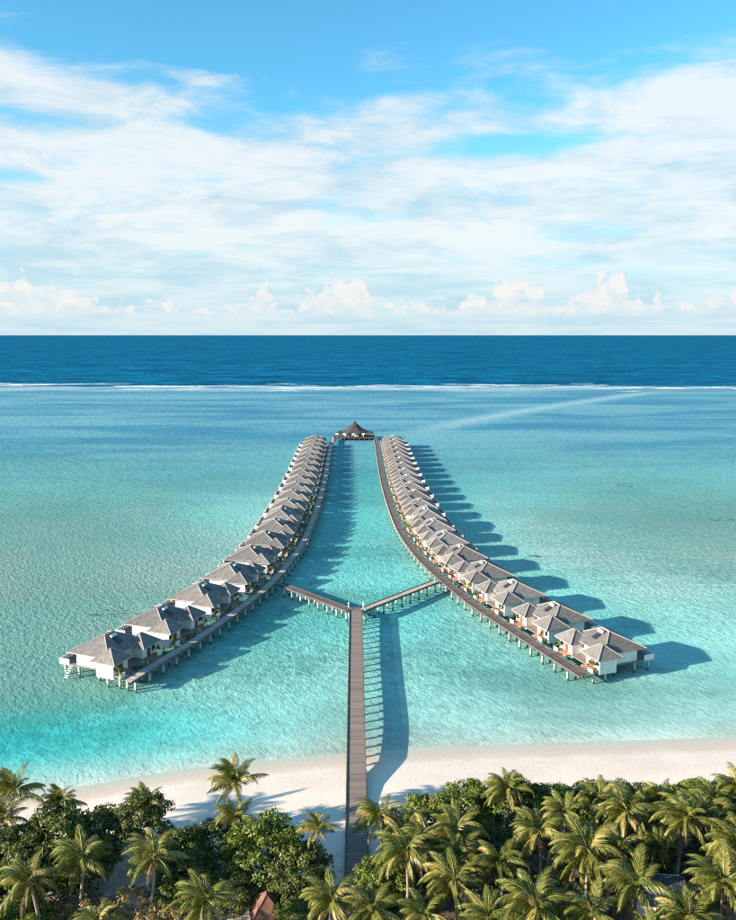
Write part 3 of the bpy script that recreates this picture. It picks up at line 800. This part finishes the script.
# ------------------------------------------------------------------ leaf meshes
def leaf_mass(name, seed, rx, ry, rz, nclump, per, leaf, mat, zc=None, lift=0.0):
    """an uneven crown of leaf-sized faces gathered in clumps"""
    r = np.random.RandomState(seed)
    zc = rz * 0.8 if zc is None else zc
    V = []; 
    th = r.uniform(0, 2*np.pi, nclump); ph = np.arccos(r.uniform(-0.35, 1, nclump))
    rad = r.uniform(0.35, 1.35, nclump) ** 0.5
    cx = np.sin(ph) * np.cos(th) * rad * rx; cy = np.sin(ph) * np.sin(th) * rad * ry; cz = zc + np.cos(ph) * rad * rz
    cr = r.uniform(0.12, 0.34, nclump) * (rx + rz) / 2
    for k in range(nclump):
        n = per
        d = r.normal(size=(n, 3)); d[:, 2] = np.abs(d[:, 2]) * 0.9 - 0.2
        d /= np.linalg.norm(d, axis=1)[:, None]
        c = np.array([cx[k], cy[k], cz[k]]) + d * cr[k] * r.uniform(0.55, 1.05, n)[:, None] * np.array([1.15, 1.15, .8])
        nn = d + r.normal(size=(n, 3)) * 0.55 + np.array([0, 0, .35]); nn /= np.linalg.norm(nn, axis=1)[:, None]
        a = np.cross(nn, r.normal(size=(n, 3))); a /= np.linalg.norm(a, axis=1)[:, None]
        b = np.cross(nn, a)
        L = leaf * r.uniform(0.6, 1.25, n)[:, None]; Wd = L * r.uniform(.38, .6, n)[:, None]
        fold = nn * L * .15
        V.append(np.stack([c - a * L, c - b * Wd + fold, c + a * L, c + b * Wd + fold], 1))
    V = np.concatenate(V).reshape(-1, 3)
    V[:, 2] = np.maximum(V[:, 2] + lift, 0.02)
    F = np.arange(len(V)).reshape(-1, 4)
    me = bpy.data.meshes.new(name); me.from_pydata(V.tolist(), [], F.tolist())
    me.materials.append(mat); me.update()
    return me
M['flower'] = mat_leaf('pink_red_flower', (0.45, 0.03, 0.05), (0.62, 0.10, 0.12), (0.12, 0.16, 0.03), 0.2)
flower_shrub = leaf_mass('foliage', 57, .7, .7, .62, 14, 26, .12, M['flower'])
small_shrub = [leaf_mass('foliage', 50 + k, .62, .62, .62, 12, 26, .13, M['brightleaf']) for k in range(3)]
for (q, side, i, near) in shrub_spots:
    r_ = empty('porch_shrub', (q.x, q.y, q.z), random.Random(i * 7 + near).uniform(0, 6)); 
    end = 'nearer' if near else 'farther'
    red = (side == 'right' and i == 3 and not near)
    kind_ = 'pink-red flowering' if red else 'yellow-green'
    tag(r_, f'{kind_} shrub on the porch at the {end} entry of the {ORD[i]} {side}-row villa', 'shrub', f'porch shrubs of the {side} row')
    k = (i * 2 + near) % 3
    inst('foliage', flower_shrub if red else small_shrub[k], r_, (0, 0, .3), (0, 0, 0), 1.15 + .3 * ((i * 5 + near * 3) % 4) / 3)
    pq = MB(); pq.tube([(0, 0, 0), (0, 0, .38)], [.26, .34], 8); pq.build('pot', M['porch'], r_)

# ------------------------------------------------------------------ palms
def frond_mesh(name, seed, L, droop, hang, mat, npair=54):
    """one feather leaf: arched rib with two rows of drooping leaflets, along +x from the crown"""
    r = random.Random(seed); m_ = MB()
    ns = 14; pts = []
    x = z = 0.0; a = 0.0
    for i in range(ns + 1):
        pts.append(Vector((x, 0, z)))
        u = i / ns
        a = -droop * u ** 1.5
        x += math.cos(a) * L / ns; z += math.sin(a) * L / ns
    side_bend = r.uniform(-.35, .35)
    pts = [Vector((p_.x, side_bend * (p_.x / L) ** 2 * L * .35, p_.z)) for p_ in pts]
    m_.tube(pts, [.05 * (1 - .85 * i / ns) + .006 for i in range(ns + 1)], 4)
    def at(u):
        f_ = u * ns; i = min(int(f_), ns - 1); q = f_ - i
        return pts[i].lerp(pts[i + 1], q), (pts[i + 1] - pts[i]).normalized()
    for k in range(npair):
        u = 0.10 + 0.90 * (k + .5) / npair
        c, d = at(u)
        prof = math.sin(math.pi * min(1, (0.14 + 0.86 * u)) ** 0.85) ** 0.6 if u < .97 else .35
        ll = L * 0.29 * max(.3, prof) * r.uniform(.85, 1.1)
        lat = Vector((0, 1, 0))
        upv = d.cross(lat) * -1
        for s in (-1, 1):
            fw = 0.45 + 0.75 * u
            dr = (lat * (s * r.uniform(.65, 1.0)) + d * fw + Vector((0, 0, 1)) * (0.22 - hang * .5) + Vector((r.uniform(-.12, .12), r.uniform(-.12, .12), r.uniform(-.14, .14)))).normalized()
            mid = c + dr * ll * .5
            dr2 = (dr + Vector((0, 0, -hang * r.uniform(.7, 1.25)))).normalized()
            tip = mid + dr2 * ll * .55
            wv = d * (0.040 * r.uniform(.7, 1.3) * L / 4.0)
            tw = Vector((0, 0, .02 * s))
            m_.add([c - wv * .5, c + wv * .5, mid + wv + tw, mid - wv - tw, tip], [(0, 1, 2, 3), (3, 2, 4)])
    return m_.mesh(name, mat)
FR = {
    'up':   [frond_mesh('frond', 1, 3.7, 1.3, 0.7, M['frond']), frond_mesh('frond', 2, 4.0, 1.7, 1.0, M['frond'])],
    'mid':  [frond_mesh('frond', 3, 4.3, 1.9, 1.7, M['frond']), frond_mesh('frond', 4, 4.2, 2.3, 2.0, M['frond']), frond_mesh('frond', 5, 4.5, 1.6, 1.5, M['frond']), frond_mesh('frond', 9, 4.0, 2.1, 2.4, M['frond'])],
    'low':  [frond_mesh('frond', 6, 4.1, 1.3, 2.4, M['frond']), frond_mesh('frond', 7, 4.2, 1.0, 2.8, M['frond'])],
    'dry':  [frond_mesh('frond', 8, 3.4, 0.9, 1.3, M['dryfrond'], 34)],
}
nutm = MB()
for k in range(7):
    a = 2 * math.pi * k / 7; cx, cy, cz = .30 * math.cos(a), .30 * math.sin(a), -.28 - .12 * (k % 2)
    vs = []; fs = []
    for i, (rr_, zz) in enumerate(((.02, .16), (.12, .08), (.13, -.04), (.02, -.16))):
        for j in range(6): vs.append((cx + rr_ * math.cos(j * math.pi / 3), cy + rr_ * math.sin(j * math.pi / 3), cz + zz))
    for i in range(3):
        for j in range(6): fs.append((i*6+j, i*6+(j+1)%6, (i+1)*6+(j+1)%6, (i+1)*6+j))
    nutm.add(vs, fs)
nut_mesh = nutm.mesh('coconuts', M['nut'], True)
WIND = math.radians(165)     # fronds stream towards the left
def palm(hx, hy, hz, bdx, bdy, sc, label, group, seed):
    r = random.Random(seed)
    bx, by = hx + bdx, hy + bdy
    gz = float(ground_z(np.array(bx), np.array(by))) - 0.15
    root = empty('palm_tree', (bx, by, gz)); tag(root, label, 'palm tree', group)
    H = hz - gz
    pts = []; rad = []
    for i in range(11):
        u = i / 10
        e = u ** 1.7
        pts.append((-bdx * e + .12 * math.sin(u * 5 + seed), -bdy * e + .1 * math.cos(u * 4 + seed) - .1, H * u)); rad.append((.24 - .12 * u + .12 * math.exp(-u * 12)) * (.8 + .2 * sc))
    tb = MB(); tb.tube(pts, rad, 8); tb.build('trunk', M['trunk'], root, True)
    hub = Vector(pts[-1])
    n = r.randint(22, 28)
    base = r.uniform(0, 6.28)
    for k in range(n):
        a = base + k * 2.39996 + r.uniform(-.2, .2)
        age = k / (n - 1)                     # 0 young and upright, 1 old and hanging
        tilt = math.radians(72 - 92 * age ** 0.85 + r.uniform(-9, 9))
        # the wind lifts and turns the fronds on the weather side
        w = math.cos(a - WIND)
        tilt += math.radians(12) * max(0, -w)
        gust = 1.5 if (hx < 0 and hy > 82) else 1.0      # the open palms by the beach are blown harder
        tilt += math.radians(16) * (gust - 1) * 2
        a += 0.8 * gust * math.sin(WIND - a) * (0.6 if age > .6 else 1.0)
        cl = 'up' if age < .3 else ('mid' if age < .74 else 'low')
        if age > .88 and r.random() < .5: cl = 'dry'; tilt = math.radians(-42)
        me = r.choice(FR[cl])
        s_ = sc * 1.05 * r.uniform(.82, 1.08)
        o = inst('frond', me, root, hub, (0, 0, 0), s_)
        o.rotation_euler = (r.uniform(-.35, .35), -tilt, a)
    inst('coconuts', nut_mesh, root, hub, (0, 0, r.uniform(0, 6)), sc)
    return root
PALMS = {
 'b': [(-43.4,90.8,9.5,-1.0,.5,1.0),(-37.9,90.7,8.0,.3,0,.72),(-43.4,87.6,8.0,.5,0,.85),(-26.8,89.2,8.5,.5,.3,.8),(-16.6,92.8,9.5,.3,.6,.95),(-15.6,88.3,7.5,-.6,-.4,.8),(-5.5,83.9,9.0,-2.2,-.8,.68),(1.5,86.6,9.0,.2,0,.85),
       (17.4,92.3,9.0,.3,.3,.85),(28.3,90.1,9.0,-.3,.3,.8),(31.9,89.1,9.0,.3,.2,.85),(36.5,91.4,8.5,.3,.2,.75),(42.0,89.7,9.0,.2,.3,.85),(45.4,91.3,9.5,.5,.3,.9)],
 'm': [(-30.9,78.8,9.0,-.4,0,.95),(-23.1,79.1,9.0,-.6,-.2,.9),(4.3,78.6,10,-.1,0,1.05),(9.8,82.4,9.5,.3,.2,.95),(19.4,82.8,9.5,.2,.3,.95),(14.0,77.4,9.5,.4,0,.95),(23.3,77.5,10.5,.2,0,1.1),(30.1,85.9,10,.3,.5,.95),(36.4,83.7,10.5,-.9,.2,1.05),(40.4,79.9,10,.4,0,.95),(23.2,86.4,9.5,.2,0,.8)],
 'f': [(-34.8,75.3,9,.2,.2,.95),(-16.1,71.4,9.5,.3,.2,.9),(-3.7,71.6,9.5,-.2,.2,.9),(8.9,73.6,10,.3,.1,.95),(16.1,69.5,10.5,-.1,0,1.1),(26.9,72.7,10.5,-.3,0,1.05),(35.5,72.5,10.5,.2,.2,1.05),(.4,70.5,9.5,.2,.1,.85),(5.6,70.2,9.0,.2,0,.85),(21.5,69.6,9.5,.2,0,.9),(11.7,69.8,9.0,.1,0,.8),(30.9,68.9,9.5,.2,0,.9),(-26.2,70.1,8.0,.2,0,.75)],
}
fill = random.Random(77); allp = [q for l in PALMS.values() for q in l]
while len(allp) < 58:
    x_, y_ = fill.uniform(3, 50), fill.uniform(66, 87)
    if min(math.hypot(x_ - q[0], y_ - q[1]) for q in allp) < 2.7: continue
    if 27.5 < x_ < 37 and 76 < y_ < 83: continue
    q = (x_, y_, fill.uniform(6.5, 10.5), fill.uniform(-1.2, 1.2), fill.uniform(-.8, .8), fill.uniform(.62, .98))
    allp.append(q); PALMS['b' if y_ > 86 else ('m' if y_ > 76.5 else 'f')].append(q)
ROWN = {'b': 'in the row of palms nearest the beach', 'm': 'in the middle row of palms', 'f': 'in the front row at the photo bottom'}
sd_ = 100
for row, lst in PALMS.items():
    lst = sorted(lst, key=lambda q: q[0] / (q[1] + (CAM_H - q[2]) * .16))
    for i, a in enumerate(lst):
        sd_ += 1
        big = 'large' if a[5] > 1 else ('small' if a[5] < .8 else 'green')
        wh = 'leftmost' if i == 0 else ('rightmost' if i == len(lst) - 1 else f'{ORD[i]} from left')
        palm(*a, f'{big} coconut palm, {wh} {ROWN[row]}', ROWN[row].replace('in the ', 'palms: '), sd_)

# ------------------------------------------------------------------ broadleaf trees and shrubs
TREE_F = {
    'leaf': [leaf_mass('foliage', 60 + k, 3.0, 3.0, 2.4, 110, 110, .165, M['leaf'], 2.6) for k in range(3)],
    'dark': [leaf_mass('foliage', 70 + k, 3.0, 3.0, 2.6, 90, 90, .165, M['darkleaf'], 2.7) for k in range(2)],
    'bright': [leaf_mass('foliage', 80 + k, 3.0, 3.0, 2.2, 115, 110, .165, M['brightleaf'], 2.4) for k in range(2)],
    'dry': [leaf_mass('foliage', 90 + k, 2.2, 2.2, 1.1, 44, 40, .14, M['dryleaf'], .7) for k in range(2)],
}
limb = MB()
for k in range(6):
    a = k * 1.05 + .3; e = 1.5 + .4 * (k % 3)
    limb.tube([(0, 0, .2), (.5 * math.cos(a) * .5, .5 * math.sin(a) * .5, 1.2), (e * math.cos(a), e * math.sin(a), 2.6 + .4 * (k % 2))], [.13, .09, .03], 5)
limb.tube([(0, 0, -.3), (0.05, 0, .6), (.02, .1, 2.0)], [.24, .19, .12], 7)
limb_mesh = limb.mesh('trunk', M['bark'], True)
def tree(name, cat, x, y, kind, sc, zs, label, group, seed):
    r = random.Random(seed)
    gz = float(ground_z(np.array(float(x)), np.array(float(y))))
    root = empty(name, (x, y, gz - .05), r.uniform(0, 6.28)); tag(root, label, cat, group)
    inst('foliage', r.choice(TREE_F[kind]), root, (0, 0, 0), (0, 0, 0), (sc, sc, sc * zs))
    inst('trunk', limb_mesh, root, (0, 0, 0), (0, 0, 0), (sc, sc, sc * zs) if kind != 'dry' else (sc * .6, sc * .6, sc * zs * .4))
    return root
TREES = [
 (-36.5, 86.5, 'leaf', 1.2, 1.1, 'green spreading tree behind the left palms, leftmost by the sand'),
 (-32.2, 88.0, 'leaf', 1.05, 1.05, 'green tree just right of the small left palm'),
 (-27.4, 89.0, 'dark', .95, 1.35, 'tall sparse dark tree beside the left sand gap'),
 (-22.0, 84.6, 'leaf', .9, 1.15, 'green tree behind the left yellow-green palm'),
 (-18.3, 87.2, 'dark', .9, .95, 'dark rounded tree at the foot of the double palm'),
 (-12.0, 84.6, 'bright', 1.18, 1.15, 'big bright green broadleaf tree left of the slanting palm'),
 (-7.9, 82.2, 'leaf', 1.0, 1.05, 'green broadleaf tree under the slanting palm, left of the jetty'),
 (1.6, 81.0, 'bright', .85, 1.1, 'bright green leafy tree just right of the jetty foot'),
 (-40.9, 84.8, 'leaf', 1.1, 1.0, 'green tree at the left edge under the leaning palms'),
 (-39.6, 78.5, 'bright', 1.05, 1.0, 'bright green bush at the left photo edge below the palms'),
 (-15.2, 80.0, 'leaf', .8, .9, 'green bush left of the red-brown roof'),
 (7.8, 92.4, 'bright', 1.0, 1.05, 'bright rounded tree at the left end of the beach hedge'),
 (13.1, 94.6, 'bright', 1.05, 1.05, 'bright green tree second along the beach hedge'),
 (18.6, 95.0, 'leaf', 1.05, 1.05, 'green tree third along the beach hedge'),
 (23.8, 94.6, 'bright', 1.05, 1.0, 'bright green tree fourth along the beach hedge'),
 (28.6, 94.6, 'leaf', 1.0, 1.0, 'green tree fifth along the beach hedge'),
 (33.6, 95.4, 'leaf', 1.0, 1.0, 'green tree sixth along the beach hedge'),
 (38.6, 95.4, 'bright', 1.0, .9, 'green tree seventh along the beach hedge'),
 (44.0, 96.6, 'bright', 1.0, .9, 'bright green tree eighth along the beach hedge'),
 (49.5, 97.0, 'leaf', 1.0, .9, 'green tree at the right end of the beach hedge'),
 (-38.4, 81.6, 'leaf', 1.0, 1.0, 'green bush below the leftmost leaning palms'),
 (-33.6, 82.6, 'leaf', 1.0, 1.05, 'green tree between the two left front palms'),
 (-36.6, 75.8, 'bright', .8, .8, 'bright green bush in the bottom left corner of the photo'),
 (-20.2, 81.4, 'leaf', .95, 1.0, 'green bush right of the yellow-green left palm trunk'),
 (-7.0, 77.8, 'leaf', .8, .8, 'green bush right of the red-brown hut roof'),
 (10.5, 87.5, 'leaf', .9, .9, 'green tree between the hedge and the jetty palms'),
 (15.4, 86.8, 'dark', .9, .9, 'dark tree in the middle of the grove behind the hedge palms'),
 (26.2, 86.5, 'dark', .9, .9, 'dark tree under the right grove, centre'),
 (33.4, 87.8, 'leaf', .9, .9, 'green tree under the right grove near the tall palm'),
 (42.0, 87.0, 'dark', .95, .9, 'dark tree at the right edge of the grove'),
]
for k, (x, y, kd, sc, zs, lb) in enumerate(TREES):
    tree('broadleaf_tree', 'tree', x, y, kd, sc * 1.12, zs, lb, 'broadleaf trees along the beach', 300 + k)
LOW = [(-33.4, 77.2), (-31.2, 78.8), (-28.4, 78.0), (-26.0, 79.2), (-23.4, 77.6), (-30.0, 76.0), (-27.2, 75.8), (-20.8, 76.6)]
for k, (x, y) in enumerate(sorted(LOW)):
    tree('dry_bush', 'bush', x, y, 'dry', .95 + .1 * (k % 3), 1.0 + .2 * (k % 2), f'dry yellow-brown bush, {ORD[k]} from left along the bottom left edge', 'dry bushes at the bottom left', 400 + k)

# understorey under the grove: a mass nobody could count
def understorey():
    r = np.random.RandomState(5); V = []
    pts = []
    for _ in range(900):
        x = r.uniform(-2, 55); y = r.uniform(66, 94)
        if abs(x + 1.4) < 3.2: continue
        if 26.5 < x < 38 and 75.5 < y < 84.5: continue
        pts.append((x, y))
    for _ in range(240):
        x = r.uniform(-48, -4); y = r.uniform(60, 84)
        if -28 < x < -20 and y > 72: continue
        if -15 < x < -7.5 and 74.5 < y < 81.5: continue
        pts.append((x, y))
    for (x, y) in pts:
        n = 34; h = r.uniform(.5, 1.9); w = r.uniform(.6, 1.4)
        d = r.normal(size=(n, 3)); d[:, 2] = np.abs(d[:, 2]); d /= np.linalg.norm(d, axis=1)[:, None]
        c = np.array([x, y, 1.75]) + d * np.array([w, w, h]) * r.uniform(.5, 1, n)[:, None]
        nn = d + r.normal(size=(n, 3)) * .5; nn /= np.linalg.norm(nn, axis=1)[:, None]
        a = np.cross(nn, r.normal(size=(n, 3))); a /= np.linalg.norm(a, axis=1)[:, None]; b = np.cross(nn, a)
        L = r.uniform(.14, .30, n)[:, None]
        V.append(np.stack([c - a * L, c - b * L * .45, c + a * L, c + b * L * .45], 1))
    V = np.concatenate(V).reshape(-1, 3)
    me = bpy.data.meshes.new('undergrowth'); me.from_pydata(V.tolist(), [], np.arange(len(V)).reshape(-1, 4).tolist())
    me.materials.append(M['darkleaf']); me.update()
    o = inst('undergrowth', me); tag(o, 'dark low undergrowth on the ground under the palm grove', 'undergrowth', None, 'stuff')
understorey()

# ------------------------------------------------------------------ huts among the trees
hut = empty('beach_hut', (-11.0, 78.2, 1.7), R(12), 0.72); tag(hut, 'hut with red-brown pyramid roof at the bottom edge left of the jetty', 'hut')
q = MB(); q.box(-1.7, 1.7, -1.7, 1.7, -.2, 2.2); q.build('wall', M['white'], hut)
q = MB(); q.hip(-2.6, 2.6, -2.6, 2.6, 2.2, 4.9, (0, -.35), (0, .35)); rf = q.build('roof', [M['brickroof'], M['beam']], hut)
q = MB()
for ex in (-2.6, 2.6):
    for ey in (-2.6, 2.6): q.tube([(0, math.copysign(.35, ey), 4.92), (ex, ey, 2.23)], .1, 5)
q.tube([(0, -.35, 4.94), (0, .35, 4.94)], .11, 5)
q.build('ridge_cap', M['brickroof'], rf)
q = MB(); q.box(-.5, .5, -1.76, -1.703, -.1, 1.95); q.build('door', M['door'], hut)
q = MB(); q.box(.8, 1.4, -1.76, -1.703, .8, 1.6); q.build('window', M['glass'], hut)

bg_ = empty('service_building', (32.4, 80.6, 1.6), R(-6), 0.72); tag(bg_, 'low building with dark blue-grey roof and pale wall half hidden under the right palms', 'building')
q = MB(); q.box(-4.0, 4.0, -2.6, 2.6, -.3, 2.6); q.build('wall', M['white'], bg_)
q = MB(); q.add([(-4.6, -3.4, 2.62), (4.6, -3.4, 2.62), (4.6, 3.2, 3.3), (-4.6, 3.2, 3.3), (-4.6, -3.4, 2.74), (4.6, -3.4, 2.74), (4.6, 3.2, 3.42), (-4.6, 3.2, 3.42)],
                [(0,3,2,1),(4,5,6,7),(0,1,5,4),(1,2,6,5),(2,3,7,6),(3,0,4,7)])
for k in range(-8, 9):
    x_ = k * .55; q.add([(x_ - .04, -3.42, 2.745), (x_ + .04, -3.42, 2.745), (x_ + .04, 3.2, 3.425), (x_ - .04, 3.2, 3.425), (x_ - .04, -3.42, 2.80), (x_ + .04, -3.42, 2.80), (x_ + .04, 3.2, 3.48), (x_ - .04, 3.2, 3.48)], [(4,5,6,7),(0,1,5,4),(1,2,6,5),(2,3,7,6),(3,0,4,7)])
q.build('roof', M['metalroof'], bg_)
q = MB(); q.box(-4.3, 4.3, 3.203, 4.5, 2.5, 2.66); q.build('ledge', M['tank'], bg_)
q = MB(); q.box(-1.0, 0.0, -2.66, -2.603, -.2, 1.9); q.build('door', M['door'], bg_)
q = MB(); q.box(1.2, 2.8, -2.66, -2.603, .9, 1.9); q.build('window', M['glass'], bg_)
